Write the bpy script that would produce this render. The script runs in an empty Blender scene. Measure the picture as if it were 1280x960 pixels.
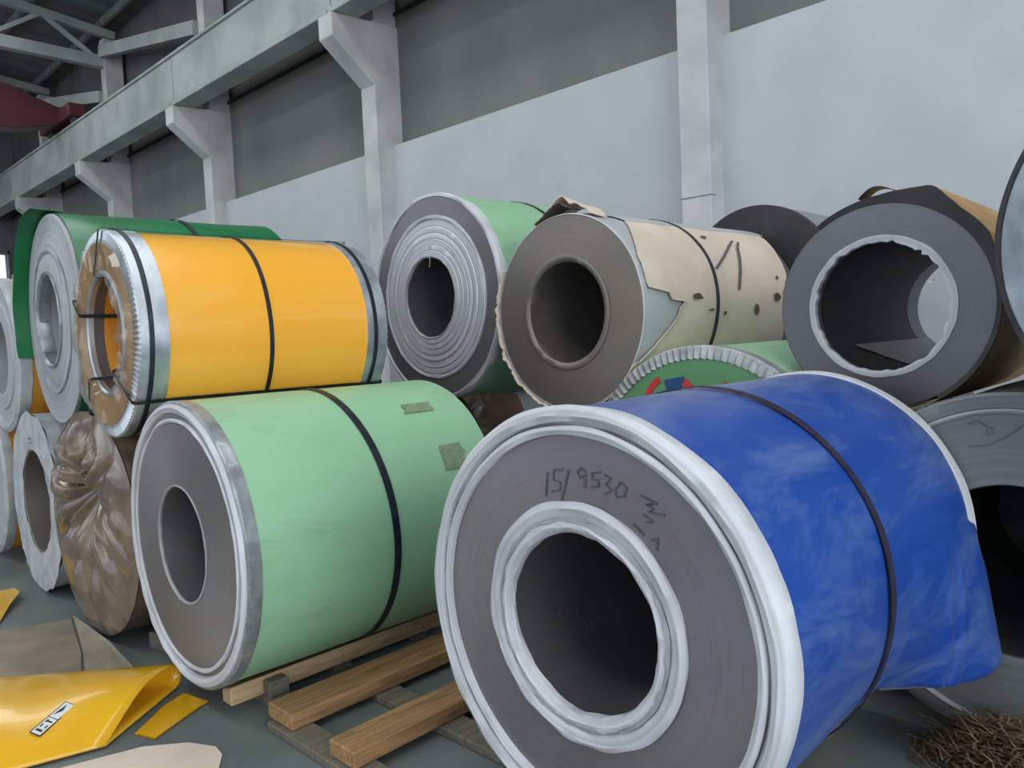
import bpy, bmesh, math, random
from math import sin, cos, pi, radians, sqrt
from mathutils import Vector, Matrix, noise
random.seed(7)
S = bpy.context.scene
COL = S.collection

# ------------------------------------------------------------------ camera
def look():
    cam = bpy.data.cameras.new('camera'); o = bpy.data.objects.new('camera', cam); COL.objects.link(o)
    cam.sensor_width = 36; cam.lens = 961 / 1280 * 36
    R = Vector((0.71682468, 0.69587843, -0.04376744)); U = Vector((-0.01055122, 0.07359001, 0.99723276)); F = Vector((-0.69717362, 0.71437925, -0.0600935))
    m = Matrix((R, U, -F)).transposed().to_4x4(); m.translation = (0, 0, 1.63)
    o.matrix_world = m; cam.clip_end = 300; cam.clip_start = .02
    S.camera = o
look()

# ------------------------------------------------------------------ sky, lights, exposure
S.view_settings.view_transform = 'Standard'
S.view_settings.look = 'None'
S.view_settings.exposure = -0.08
S.view_settings.gamma = 1.0
S.view_settings.use_curve_mapping = False
W = bpy.data.worlds.new('overcast_sky'); S.world = W; W.use_nodes = True
bg = W.node_tree.nodes['Background']; bg.inputs[0].default_value = (.80, .90, 1.0, 1); bg.inputs[1].default_value = 1.25

def area(name, loc, rot, sx, sy, power, col):
    l = bpy.data.lights.new(name, 'AREA'); l.shape = 'RECTANGLE'; l.size = sx; l.size_y = sy; l.energy = power; l.color = col
    o = bpy.data.objects.new(name, l); COL.objects.link(o); o.location = loc; o.rotation_euler = rot
    return o
# daylight coming in through the gate at the right end, the window band opposite and the roof lights
area('gate_daylight', (11.0, -1.0, 3.9), (0, radians(90), radians(-8)), 5.5, 9.0, 900, (.92, .96, 1.0))
area('window_band_daylight', (-6, -11.5, 5.2), (radians(90), 0, 0), 34, 2.4, 330, (.92, .96, 1.0))
area('roof_light', (-9, 3.4, 10.3), (0, 0, 0), 36, 1.4, 900, (.95, .98, 1.0))
area('roof_light', (-9, -3.2, 10.6), (0, 0, 0), 36, 1.4, 1000, (.95, .98, 1.0))

# ------------------------------------------------------------------ helpers
def lin(r, g, b):
    f = lambda c: (c / 12.92 if c <= .04045 else ((c + .055) / 1.055) ** 2.4)
    return (f(r / 255), f(g / 255), f(b / 255), 1)

class N:
    def __init__(s, name):
        s.m = bpy.data.materials.new(name); s.m.use_nodes = True; s.t = s.m.node_tree; s.b = s.t.nodes['Principled BSDF']
    def n(s, t, **k):
        o = s.t.nodes.new(t)
        for a, v in k.items(): setattr(o, a, v)
        return o
    def l(s, a, b): s.t.links.new(a, b)
    def set(s, **k):
        for a, v in k.items(): s.b.inputs[a.replace('_', ' ')].default_value = v
        return s

def ramp(q, fac, stops):
    r = q.n('ShaderNodeValToRGB'); e = r.color_ramp.elements
    while len(e) < len(stops): e.new(.5)
    for x, (p, c) in zip(e, stops): x.position = p; x.color = c
    q.l(fac, r.inputs[0]); return r.outputs[0]

def noisy(name, c1, c2, scale=4, rough=.5, metal=0, bump=.0, bscale=40, stretch=(1, 1, 1), lo=.35, hi=.65, spec=.5, detail=6, coat=0, rough2=None):
    q = N(name); tc = q.n('ShaderNodeTexCoord'); mp = q.n('ShaderNodeMapping'); mp.inputs['Scale'].default_value = stretch
    q.l(tc.outputs['Object'], mp.inputs[0])
    nz = q.n('ShaderNodeTexNoise'); nz.inputs['Scale'].default_value = scale; nz.inputs['Detail'].default_value = detail
    q.l(mp.outputs[0], nz.inputs['Vector'])
    q.l(ramp(q, nz.outputs['Fac'], [(lo, c1), (hi, c2)]), q.b.inputs['Base Color'])
    q.set(Roughness=rough, Metallic=metal, Specular_IOR_Level=spec, Coat_Weight=coat)
    if rough2 is not None:
        mr = q.n('ShaderNodeMapRange'); mr.inputs[1].default_value = lo; mr.inputs[2].default_value = hi; mr.inputs[3].default_value = rough; mr.inputs[4].default_value = rough2
        q.l(nz.outputs['Fac'], mr.inputs[0]); q.l(mr.outputs[0], q.b.inputs['Roughness'])
    if bump:
        n2 = q.n('ShaderNodeTexNoise'); n2.inputs['Scale'].default_value = bscale; n2.inputs['Detail'].default_value = 5
        q.l(mp.outputs[0], n2.inputs['Vector'])
        bp = q.n('ShaderNodeBump'); bp.inputs['Strength'].default_value = bump; bp.inputs['Distance'].default_value = .02
        q.l(n2.outputs['Fac'], bp.inputs['Height']); q.l(bp.outputs[0], q.b.inputs['Normal'])
    return q.m

def wound(name, c1, c2, rough=.45, metal=.85, aniso=.6, freq=90, patch=.5, bump=.03):
    """edge of wound strip: fine concentric laps about the local Y axis"""
    q = N(name); tc = q.n('ShaderNodeTexCoord'); sp = q.n('ShaderNodeSeparateXYZ'); q.l(tc.outputs['Object'], sp.inputs[0])
    cb = q.n('ShaderNodeCombineXYZ'); q.l(sp.outputs[0], cb.inputs[0]); q.l(sp.outputs[2], cb.inputs[2])
    ln = q.n('ShaderNodeVectorMath', operation='LENGTH'); q.l(cb.outputs[0], ln.inputs[0])
    nz = q.n('ShaderNodeTexNoise', noise_dimensions='1D'); nz.inputs['Scale'].default_value = freq; nz.inputs['Detail'].default_value = 4
    q.l(ln.outputs['Value'], nz.inputs['W'])
    n2 = q.n('ShaderNodeTexNoise'); n2.inputs['Scale'].default_value = 2.5; n2.inputs['Detail'].default_value = 5; q.l(tc.outputs['Object'], n2.inputs['Vector'])
    mx = q.n('ShaderNodeMix', data_type='FLOAT'); mx.inputs[0].default_value = patch
    q.l(nz.outputs['Fac'], mx.inputs[2]); q.l(n2.outputs['Fac'], mx.inputs[3])
    q.l(ramp(q, mx.outputs[0], [(.3, c1), (.7, c2)]), q.b.inputs['Base Color'])
    q.set(Roughness=rough, Metallic=metal, Anisotropic=aniso)
    tg = q.n('ShaderNodeTangent', direction_type='RADIAL', axis='Y'); q.l(tg.outputs[0], q.b.inputs['Tangent'])
    bp = q.n('ShaderNodeBump'); bp.inputs['Strength'].default_value = bump; bp.inputs['Distance'].default_value = .01
    q.l(nz.outputs['Fac'], bp.inputs['Height']); q.l(bp.outputs[0], q.b.inputs['Normal'])
    return q.m

def clear_film(name, tint, clear=.6, rough=.12):
    q = N(name); tr = q.n('ShaderNodeBsdfTransparent'); mx = q.n('ShaderNodeMixShader'); mx.inputs[0].default_value = 1 - clear
    q.set(Base_Color=tint, Roughness=rough, Specular_IOR_Level=.9, Metallic=.25)
    out = q.t.nodes['Material Output']
    q.l(tr.outputs[0], mx.inputs[1]); q.l(q.b.outputs[0], mx.inputs[2]); q.l(mx.outputs[0], out.inputs['Surface'])
    return q.m

def mesh(name, bm, mat, parent=None, loc=None, smooth=40, kind=None):
    bmesh.ops.recalc_face_normals(bm, faces=bm.faces)
    me = bpy.data.meshes.new(name); bm.to_mesh(me); bm.free()
    if smooth:
        me.polygons.foreach_set('use_smooth', [True] * len(me.polygons)); me.set_sharp_from_angle(angle=radians(smooth))
    me.materials.append(mat)
    o = bpy.data.objects.new(name, me); COL.objects.link(o)
    if parent: o.parent = parent
    if loc: o.location = loc
    if kind: o['kind'] = kind
    return o

def tag(o, label, cat=None, group=None, kind=None):
    if label: o['label'] = label
    if cat: o['category'] = cat
    if group: o['group'] = group
    if kind: o['kind'] = kind
    return o

def empty(name, loc, rz=0):
    o = bpy.data.objects.new(name, None); COL.objects.link(o); o.location = loc; o.rotation_euler = (0, 0, rz); o.empty_display_size = .1
    return o

def box(bm, x0, x1, y0, y1, z0, z1, bev=0, rot=None, jit=0):
    vs = [bm.verts.new((x, y, z)) for x in (x0, x1) for y in (y0, y1) for z in (z0, z1)]
    fs = [bm.faces.new([vs[i] for i in f]) for f in ((0, 1, 3, 2), (4, 6, 7, 5), (0, 4, 5, 1), (2, 3, 7, 6), (0, 2, 6, 4), (1, 5, 7, 3))]
    if bev:
        es = {e for f in fs for e in f.edges}
        r = bmesh.ops.bevel(bm, geom=list(es), offset=bev, segments=1, affect='EDGES', profile=.5)
    return vs

def boxobj(name, dims, mat, parent=None, bev=0, loc=None, rz=0, smooth=0, kind=None, rot=None):
    bm = bmesh.new(); box(bm, *dims, bev=bev); o = mesh(name, bm, mat, parent, loc, smooth, kind)
    if rz: o.rotation_euler = (0, 0, rz)
    if rot: o.rotation_euler = rot
    return o

def beam_between(name, a, b, w, h, mat, parent=None, bev=.004, kind=None):
    a, b = Vector(a), Vector(b); d = b - a; L = d.length
    bm = bmesh.new(); box(bm, 0, L, -w / 2, w / 2, -h / 2, h / 2, bev=bev)
    q = d.to_track_quat('X', 'Z'); bmesh.ops.transform(bm, matrix=q.to_matrix().to_4x4(), verts=bm.verts)
    return mesh(name, bm, mat, parent, a, 0, kind)

def lathe(profile, n=112, closed=True, fn=None, t0=0, t1=360):
    """revolve (r, y) about the local Y axis; fn(t, k, r, y) may move a point; t=0 is +X, t=90 is up"""
    bm = bmesh.new(); full = abs(t1 - t0 - 360) < 1e-6; m = n if full else n + 1
    rings = []
    for i in range(m):
        t = radians(t0 + (t1 - t0) * i / n); row = []
        for k, (r, y) in enumerate(profile):
            p = fn(t, k, r, y) if fn else (r, y)
            row.append(bm.verts.new((p[0] * cos(t), p[1], p[0] * sin(t)) if len(p) == 2 else p))
        rings.append(row)
    K = len(profile)
    for i in range(n):
        a, b = rings[i], rings[(i + 1) % m]
        for k in range(K if closed else K - 1):
            bm.faces.new((a[k], a[(k + 1) % K], b[(k + 1) % K], b[k]))
    if closed and not full:
        bm.faces.new(rings[0]); bm.faces.new(rings[-1][::-1])
    return bm

def wob(t, seed, amp, f=3.0, z=0):
    return amp * noise.noise(Vector((cos(t) * f + seed, sin(t) * f - seed * 1.7, seed * .37 + z)))

def band(R, y, w, th=.003, n=112, seed=0, tilt=0.0):
    r0, r1 = R, R + th
    return lathe([(r0, y - w / 2), (r1, y - w / 2), (r1, y + w / 2), (r0, y + w / 2)], n, True,
                 lambda t, k, r, yy: (r, yy + wob(t, seed + 3, .012, 1.0) + tilt * sin(t)))

def ribbon(path, t, w, th=.003):
    """strap that follows (r, y) points in the plane through the axis at angle t (degrees)"""
    t = radians(t); bm = bmesh.new(); e = Vector((cos(t), 0, sin(t))); tn = Vector((-sin(t), 0, cos(t))); ay = Vector((0, 1, 0))
    P = [Vector(p) for p in path]; rows = []
    for i, p in enumerate(P):
        d = (P[min(i + 1, len(P) - 1)] - P[max(i - 1, 0)]).normalized(); nn = Vector((d.y, -d.x))
        row = []
        for s, o in ((-1, 0), (1, 0), (1, 1), (-1, 1)):
            q = p + nn * (o * th); row.append(bm.verts.new(e * q.x + ay * q.y + tn * (s * w / 2)))
        rows.append(row)
    for a, b in zip(rows, rows[1:]):
        for k in range(4): bm.faces.new((a[k], a[(k + 1) % 4], b[(k + 1) % 4], b[k]))
    bm.faces.new(rows[0]); bm.faces.new(rows[-1][::-1])
    return bm

def stroke(bm, pts, to3, w, th=.0015):
    """flat pen stroke: pts in a surface's own 2-D coordinates, to3 lifts them (second argument: height off the surface)"""
    P = [Vector(p) for p in pts]; rows = []
    for i, p in enumerate(P):
        d = (P[min(i + 1, len(P) - 1)] - P[max(i - 1, 0)]); d = d.normalized() if d.length > 1e-9 else Vector((1, 0)); nn = Vector((-d.y, d.x))
        rows.append([bm.verts.new(to3(p + nn * (s * w / 2), o)) for s, o in ((-1, 0), (1, 0), (1, th), (-1, th))])
    for a, b in zip(rows, rows[1:]):
        for k in range(4): bm.faces.new((a[k], a[(k + 1) % 4], b[(k + 1) % 4], b[k]))
    bm.faces.new(rows[0]); bm.faces.new(rows[-1][::-1])

def plate(bm, pts, to3, th=.002):
    a = [bm.verts.new(to3(Vector(p), 0)) for p in pts]; b = [bm.verts.new(to3(Vector(p), th)) for p in pts]
    bm.faces.new(a); bm.faces.new(b[::-1])
    for i in range(len(a)): bm.faces.new((a[i], a[(i + 1) % len(a)], b[(i + 1) % len(a)], b[i]))

def shell(tlist, y0f, y1f, rf, th, ny=14):
    """sheet lying round a coil: angles in degrees, front and back edge y0f(t), y1f(t), radius rf(t, y)"""
    bm = bmesh.new(); A = []; B = []
    for t in tlist:
        tr = radians(t); ra = []; rb = []
        for j in range(ny + 1):
            y = y0f(t) + (y1f(t) - y0f(t)) * j / ny; r = rf(t, y)
            ra.append(bm.verts.new((r * cos(tr), y, r * sin(tr)))); rb.append(bm.verts.new(((r + th) * cos(tr), y, (r + th) * sin(tr))))
        A.append(ra); B.append(rb)
    n = len(tlist)
    for G in (A, B):
        for i in range(n - 1):
            for j in range(ny): bm.faces.new((G[i][j], G[i + 1][j], G[i + 1][j + 1], G[i][j + 1]))
    for i in range(n - 1):
        for j in (0, ny): bm.faces.new((A[i][j], A[i + 1][j], B[i + 1][j], B[i][j]))
    for i in (0, n - 1):
        for j in range(ny): bm.faces.new((A[i][j], A[i][j + 1], B[i][j + 1], B[i][j]))
    return bm

def frange(a, b, n): return [a + (b - a) * i / n for i in range(n + 1)]
def interp(pts):
    pts = sorted(pts)
    def f(t):
        if t <= pts[0][0]: return pts[0][1]
        for (a, ya), (b, yb) in zip(pts, pts[1:]):
            if t <= b: return ya + (yb - ya) * (t - a) / max(b - a, 1e-9)
        return pts[-1][1]
    return f

# ------------------------------------------------------------------ materials
M = {}
M['floor'] = noisy('painted_floor', lin(96, 106, 104), lin(118, 127, 123), 1.3, .42, bump=.05, bscale=30, rough2=.6)
M['white_wall'] = noisy('whitewashed_wall', lin(178, 183, 187), lin(186, 190, 194), 1.4, .85, bump=.12, bscale=9, spec=.2)
M['grey_wall'] = noisy('grey_render', lin(108, 112, 109), lin(124, 127, 123), .7, .9, bump=.15, bscale=7, stretch=(1, 1, .5), spec=.2)
M['dark_wall'] = noisy('dark_render', lin(86, 90, 88), lin(102, 105, 102), .7, .9, spec=.2)
M['concrete_white'] = noisy('painted_concrete', lin(174, 175, 175), lin(198, 198, 198), 1.5, .8, bump=.12, bscale=12, spec=.2)
M['beam'] = noisy('beam_concrete', lin(142, 151, 146), lin(168, 175, 170), 1.1, .8, bump=.08, bscale=10, spec=.2)
M['rail'] = noisy('rail_steel', lin(88, 92, 94), lin(120, 122, 122), 6, .55, .4)
M['roof'] = noisy('roof_sheet', lin(98, 108, 104), lin(116, 126, 121), .8, .7, spec=.3)
M['purlin'] = noisy('purlin_paint', lin(110, 116, 113), lin(128, 133, 130), 3, .7)
M['red'] = noisy('red_paint', lin(74, 30, 36), lin(88, 36, 42), 2, .5)
M['dark'] = noisy('dark_gap', lin(34, 36, 37), lin(46, 48, 49), 3, .8)

M['steel'] = wound('steel_edge', lin(126, 125, 128), lin(142, 141, 144), .48, .75, .5, 60, .7, .015)
M['steel_warm'] = wound('steel_edge_warm', lin(124, 118, 112), lin(140, 133, 127), .5, .65, .4, 60, .7, .015)
M['steel_dark'] = wound('steel_edge_dark', lin(96, 98, 103), lin(110, 112, 117), .45, .6, .5, 50, .65, .015)
M['steel_bright'] = wound('steel_edge_bright', lin(186, 188, 193), lin(226, 228, 231), .45, .3, .4, 30, .3, .12)
M['steel_pale'] = wound('steel_edge_pale', lin(158, 160, 163), lin(186, 188, 190), .6, .25, .2, 50, .4)
M['steel_grey'] = wound('steel_edge_grey', lin(112, 118, 118), lin(132, 137, 137), .6, .4, .3, 40, .5)
M['grey_sheet'] = noisy('grey_sheet', lin(176, 179, 182), lin(190, 193, 195), 3, .5)
M['bore_shade'] = noisy('bore_shade', lin(40, 42, 45), lin(56, 58, 60), 5, .6, .2)  # shade inside the bores, put into the colour
M['sheet_steel'] = noisy('sheet_steel', lin(150, 153, 156), lin(172, 175, 178), 3, .42, .55, stretch=(1, .2, 1))
M['galv'] = noisy('galvanised', lin(178, 184, 192), lin(210, 216, 222), 9, .33, .75, rough2=.45)
M['galv_dull'] = noisy('galvanised_dull', lin(140, 146, 148), lin(178, 183, 184), 12, .4, .6)
M['tape'] = wound('white_tape', lin(138, 140, 146), lin(226, 228, 233), .5, 0, 0, 34, .35, .2)
M['tape_grey'] = wound('grey_tape', lin(112, 114, 117), lin(190, 192, 196), .5, 0, 0, 34, .5, .15)
M['strap'] = noisy('dark_steel_strap', lin(36, 42, 50), lin(54, 60, 68), 14, .42, .5)
M['strap_blue'] = noisy('blued_strap', lin(46, 44, 66), lin(64, 60, 80), 14, .45, .4)
M['marker'] = noisy('marker_ink', lin(70, 70, 74), lin(88, 88, 92), 30, .7)
M['marker_soft'] = noisy('marker_ink_worn', lin(92, 90, 90), lin(108, 106, 106), 30, .7)

def dirty_sheet(name, base, base2, scuff, amount=.62, scale=2.2, rough=.38, coat=0., stretch=(1, .35, 1), bump=.05):
    q = N(name); tc = q.n('ShaderNodeTexCoord'); mp = q.n('ShaderNodeMapping'); mp.inputs['Scale'].default_value = stretch; q.l(tc.outputs['Object'], mp.inputs[0])
    a = q.n('ShaderNodeTexNoise'); a.inputs['Scale'].default_value = 1.6; a.inputs['Detail'].default_value = 3; q.l(mp.outputs[0], a.inputs['Vector'])
    b = q.n('ShaderNodeTexNoise'); b.inputs['Scale'].default_value = scale * 3; b.inputs['Detail'].default_value = 9; b.inputs['Roughness'].default_value = .68; b.inputs['Distortion'].default_value = .6
    q.l(mp.outputs[0], b.inputs['Vector'])
    c1 = ramp(q, a.outputs['Fac'], [(.35, base), (.65, base2)])
    f = ramp(q, b.outputs['Fac'], [(amount - .08, (0, 0, 0, 1)), (amount + .16, (1, 1, 1, 1))])
    mx = q.n('ShaderNodeMix', data_type='RGBA'); q.l(f, mx.inputs[0]); q.l(c1, mx.inputs[6]); mx.inputs[7].default_value = scuff
    q.l(mx.outputs[2], q.b.inputs['Base Color']); q.set(Roughness=rough, Coat_Weight=coat)
    if bump:
        bp = q.n('ShaderNodeBump'); bp.inputs['Strength'].default_value = bump; bp.inputs['Distance'].default_value = .02
        q.l(a.outputs['Fac'], bp.inputs['Height']); q.l(bp.outputs[0], q.b.inputs['Normal'])
    return q.m
M['green'] = dirty_sheet('pale_green_sheet', lin(146, 194, 152), lin(156, 203, 162), lin(138, 170, 138), .62, 1.6, .42)
M['green_patch'] = noisy('brown_stain', lin(120, 136, 108), lin(136, 160, 124), 18, .5)
M['blue'] = dirty_sheet('blue_sheet', lin(18, 64, 148), lin(28, 76, 162), lin(84, 112, 168), .52, 1.5, .36, .1)
_b = M['blue'].node_tree.nodes['Principled BSDF']; _b.inputs['Sheen Weight'].default_value = .09; _b.inputs['Sheen Roughness'].default_value = .3
M['yellow'] = dirty_sheet('yellow_film', lin(255, 180, 58), lin(255, 186, 70), lin(255, 196, 104), .7, 1.2, .2, .5, bump=.1)
M['orange'] = noisy('orange_sheet', lin(214, 140, 44), lin(228, 156, 58), 3, .4)
M['deepgreen'] = noisy('deep_green_film', lin(24, 104, 60), lin(32, 120, 72), 2, .3, bump=.15, bscale=6, spec=.35)
M['face_green'] = noisy('green_end_sheet', lin(84, 138, 92), lin(96, 150, 102), 3, .4)
M['amber'] = noisy('amber_board', lin(168, 118, 40), lin(190, 138, 50), 4, .5)
M['brown_film'] = noisy('brown_wrap', lin(98, 84, 74), lin(132, 112, 92), 5, .2, bump=.2, bscale=9, coat=.4)
M['brown_paper'] = noisy('brown_paper', lin(104, 76, 58), lin(128, 94, 70), 4, .55, bump=.2, bscale=14)
M['card'] = noisy('kraft_board', lin(216, 198, 180), lin(230, 213, 196), 3, .75, bump=.15, bscale=10, spec=.25)
M['card_dark'] = noisy('dark_kraft', lin(84, 72, 64), lin(110, 94, 82), 6, .8)
M['card_orange'] = noisy('orange_kraft', lin(196, 156, 104), lin(222, 180, 126), 4, .7, bump=.15, bscale=10)
M['card_floor'] = noisy('floor_board', lin(132, 122, 108), lin(156, 144, 126), 4, .8, bump=.1, bscale=12)
M['black_paper'] = noisy('black_paper', lin(38, 38, 40), lin(52, 52, 54), 5, .6)
M['white_paper'] = noisy('torn_white_paper', lin(160, 163, 166), lin(190, 192, 194), 7, .7, bump=.15, bscale=18)
M['grey_cloth'] = noisy('grey_streaked_end', lin(120, 130, 136), lin(160, 170, 176), 9, .6, .2, stretch=(1, 1, .5), bump=.25, bscale=20)
M['film'] = clear_film('clear_film', (.36, .34, .31, 1), .66, .05)
M['sheet_yellow'] = dirty_sheet('yellow_vinyl', lin(226, 170, 26), lin(236, 180, 36), lin(206, 158, 54), .66, 1.6, .22, .3, stretch=(1, 1, 1))
M['label_white'] = noisy('label_paper', lin(214, 216, 214), lin(226, 228, 226), 10, .5)
M['label_black'] = noisy('label_ink', lin(30, 30, 34), lin(40, 40, 44), 10, .5)
M['logo_red'] = noisy('red_print', lin(196, 40, 44), lin(206, 48, 50), 10, .45)
M['logo_blue'] = noisy('blue_print', lin(20, 66, 120), lin(26, 74, 130), 10, .45)
M['glass'] = clear_film('window_glass', (.9, .95, 1, 1), .9, .05)
M['straw'] = noisy('straw', lin(94, 78, 58), lin(134, 112, 82), 12, .8)

def wood(name, c1, c2):
    q = N(name); tc = q.n('ShaderNodeTexCoord'); mp = q.n('ShaderNodeMapping'); mp.inputs['Scale'].default_value = (9, .7, 9); q.l(tc.outputs['Object'], mp.inputs[0])
    nz = q.n('ShaderNodeTexNoise'); nz.inputs['Scale'].default_value = 4; nz.inputs['Detail'].default_value = 6; nz.inputs['Distortion'].default_value = 1.2; q.l(mp.outputs[0], nz.inputs['Vector'])
    q.l(ramp(q, nz.outputs['Fac'], [(.3, c1), (.7, c2)]), q.b.inputs['Base Color']); q.set(Roughness=.75, Specular_IOR_Level=.25)
    bp = q.n('ShaderNodeBump'); bp.inputs['Strength'].default_value = .25; bp.inputs['Distance'].default_value = .01; q.l(nz.outputs['Fac'], bp.inputs['Height']); q.l(bp.outputs[0], q.b.inputs['Normal'])
    return q.m
M['wood'] = wood('pale_pine', lin(164, 136, 104), lin(200, 170, 134))
M['wood_dark'] = wood('worn_pine', lin(128, 98, 68), lin(176, 136, 94))
M['wood_grey'] = wood('grey_timber', lin(96, 90, 80), lin(126, 118, 104))

# ------------------------------------------------------------------ the hall
boxobj('floor', (-50, 16, -14, 8.0, -.2, 0), M['floor'], kind='structure')

bm = bmesh.new()
box(bm, -33.4, 16, 7.77, 8.3, 0, 4.78)
wb = mesh('wall_back', bm, M['white_wall'], smooth=0, kind='structure')
boxobj('upper_panel', (-33.4, 16, 8.0, 8.3, 4.78, 6.88), M['grey_wall'], wb)
boxobj('high_panel', (-33.4, 16, 8.12, 8.3, 6.94, 10.4), M['dark_wall'], wb)
boxobj('ledge', (-33.4, 16, 7.96, 8.3, 6.88, 6.94), M['dark'], wb)
# end wall far down the hall with its gateway standing open
bm = bmesh.new(); box(bm, -33.8, -33.4, -14, 2.0, 0, 12.7); box(bm, -33.8, -33.4, 7.72, 8.3, 0, 12.7); box(bm, -33.8, -33.4, 2.0, 7.72, 5.55, 12.7)
wl = mesh('wall_left', bm, M['grey_wall'], smooth=0, kind='structure')
bm = bmesh.new(); box(bm, -33.42, -33.3, 1.9, 2.02, 0, 5.65); box(bm, -33.42, -33.3, 7.70, 7.76, 0, 5.65); box(bm, -33.42, -33.3, 1.9, 7.76, 5.55, 5.65)
mesh('gate_surround', bm, M['rail'], wl, smooth=0)

PX = [-4.405 - 5.83 * k for k in range(-1, 5)]      # pillar centres along the back wall
for x in PX:
    near = x > -6
    p = boxobj('pillar', (x - .18, x + .185, 7.49, 8.02, 0, 6.70), M['concrete_white'], bev=.012, kind='structure')
    boxobj('upper_shaft', (x - .15, x + .15, 7.56, 8.02, 6.70, 9.9), M['concrete_white'], p, bev=.01)
    if near:
        boxobj('joint', (x - .181, x + .186, 7.486, 7.6, 3.06, 3.07), M['rail'], p)
    bm = bmesh.new()
    prof = [(7.50, 5.70), (6.76, 6.30), (6.76, 6.64), (7.50, 6.68)]
    for s in (-.18, .185):
        pass
    A = [bm.verts.new((x - .18, y, z)) for y, z in prof]; B = [bm.verts.new((x + .185, y, z)) for y, z in prof]
    bm.faces.new(A); bm.faces.new(B[::-1])
    for i in range(4): bm.faces.new((A[i], A[(i + 1) % 4], B[(i + 1) % 4], B[i]))
    bmesh.ops.bevel(bm, geom=list(bm.edges), offset=.012, segments=1, affect='EDGES')
    mesh('corbel', bm, M['concrete_white'], p, smooth=0)

for a, b in list(zip(PX, PX[1:])) + [(PX[-1], -33.4)]:
    # one runway girder per bay, a joint over every corbel
    o = boxobj('crane_runway_girder', (b + .018, a - .018, 6.88, 7.16, 6.66, 7.68), M['beam'], bev=.01, kind='structure')
    boxobj('bottom_flange', (b + .014, a - .014, 6.80, 7.24, 6.655, 6.75), M['beam'], o, bev=.01)
    boxobj('rail_bed', (b + .014, a - .014, 6.84, 7.24, 7.66, 7.72), M['beam'], o, bev=.01)
    boxobj('crane_rail', (b + .005, a - .005, 6.96, 7.04, 7.72, 7.80), M['rail'], o, bev=.008)
    for k in range(7):
        xx = b + (a - b) * (k + .5) / 7
        boxobj('rail_clip', (xx - .06, xx + .06, 6.87, 6.96, 7.72, 7.75), M['rail'], o)

# roof: sheets on purlins, one white truss over every pillar
def roof_z(y): return 10.35 + (8.3 - y) * .11
bm = bmesh.new()
n = 60; X0, X1 = -33.8, 16
for (ya, yb) in ((8.3, -14),):
    rows = []
    for i in range(n * 4 + 1):
        x = X0 + (X1 - X0) * i / (n * 4); dz = (0, .05, .05, 0)[i % 4]
        rows.append([bm.verts.new((x, ya, roof_z(ya) + dz)), bm.verts.new((x, yb, roof_z(yb) + dz)), bm.verts.new((x, yb, roof_z(yb) + dz + .03)), bm.verts.new((x, ya, roof_z(ya) + dz + .03))])
    for a, b in zip(rows, rows[1:]):
        for k in range(4): bm.faces.new((a[k], a[(k + 1) % 4], b[(k + 1) % 4], b[k]))
roof = mesh('ceiling', bm, M['roof'], smooth=0, kind='structure')
for k in range(13):
    y = 7.6 - k * 1.6
    boxobj('purlin', (-33.4, 16, y - .04, y + .04, roof_z(y) - .2, roof_z(y)), M['purlin'], roof)
for x in PX:
    t = boxobj('roof_truss', (x - .12, x + .12, -12, 7.9, 9.16, 9.46), M['beam'], bev=.01, kind='structure')
    beam_between('top_chord', (x, 7.9, roof_z(7.9) - .34), (x, -12, roof_z(-12) - .34), .18, .2, M['beam'], t)
    ys = [7.4 - 2.4 * i for i in range(8)]
    for i, (ya, yb) in enumerate(zip(ys, ys[1:])):
        m = (ya + yb) / 2
        beam_between('web_member', (x, ya, 9.4), (x, m, roof_z(m) - .36), .10, .10, M['beam'], t)
        beam_between('web_member', (x, m, roof_z(m) - .36), (x, yb, 9.4), .10, .10, M['beam'], t)
for a, b in zip(PX[2:], PX[3:]):
    br = beam_between('wall_brace', (b + .1, 7.52, 9.55), (a - .14, 7.52, 8.45), .16, .30, M['beam'], bev=.008, kind='structure')
    beam_between('lower_strut', (b + .1, 7.5, 9.15), (a - 2.6, 7.5, 8.84), .12, .16, M['beam'], br)

# red travelling crane far down the hall
cr = empty('overhead_crane', (-23.6, 7.0, 7.80))
tag(cr, 'dark red overhead travelling crane on the concrete runway at far left', 'crane')
bm = bmesh.new()
prof = [(-.1, .1), (-1.2, -.16), (-16, -.16), (-16, 1.0), (-1.5, 1.0), (-.1, .55)]
for dx in (0,):
    A = [bm.verts.new((-.3, y, z)) for y, z in prof]; B = [bm.verts.new((.3, y, z)) for y, z in prof]
    bm.faces.new(A); bm.faces.new(B[::-1])
    for i in range(6): bm.faces.new((A[i], A[(i + 1) % 6], B[(i + 1) % 6], B[i]))
bmesh.ops.bevel(bm, geom=list(bm.edges), offset=.02, segments=1, affect='EDGES')
mesh('bridge_girder', bm, M['red'], cr, smooth=0)
boxobj('end_carriage', (-1.3, 1.3, -.22, .22, .12, .46), M['red'], cr, bev=.02)
for x in (-1.0, 1.0):
    bm = lathe([(.04, -.06), (.16, -.06), (.16, .06), (.04, .06)], 24)
    mesh('wheel', bm, M['rail'], cr, (x, 0, .16))
bm = bmesh.new()
for k in range(12): box(bm, .3, .34, -1.7 - k * 1.2, -1.66 - k * 1.2, 1.25, 2.1)
box(bm, .3, .34, -15.2, -1.6, 2.08, 2.12)
mesh('walkway_railing', bm, M['rail'], cr, smooth=0)

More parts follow.
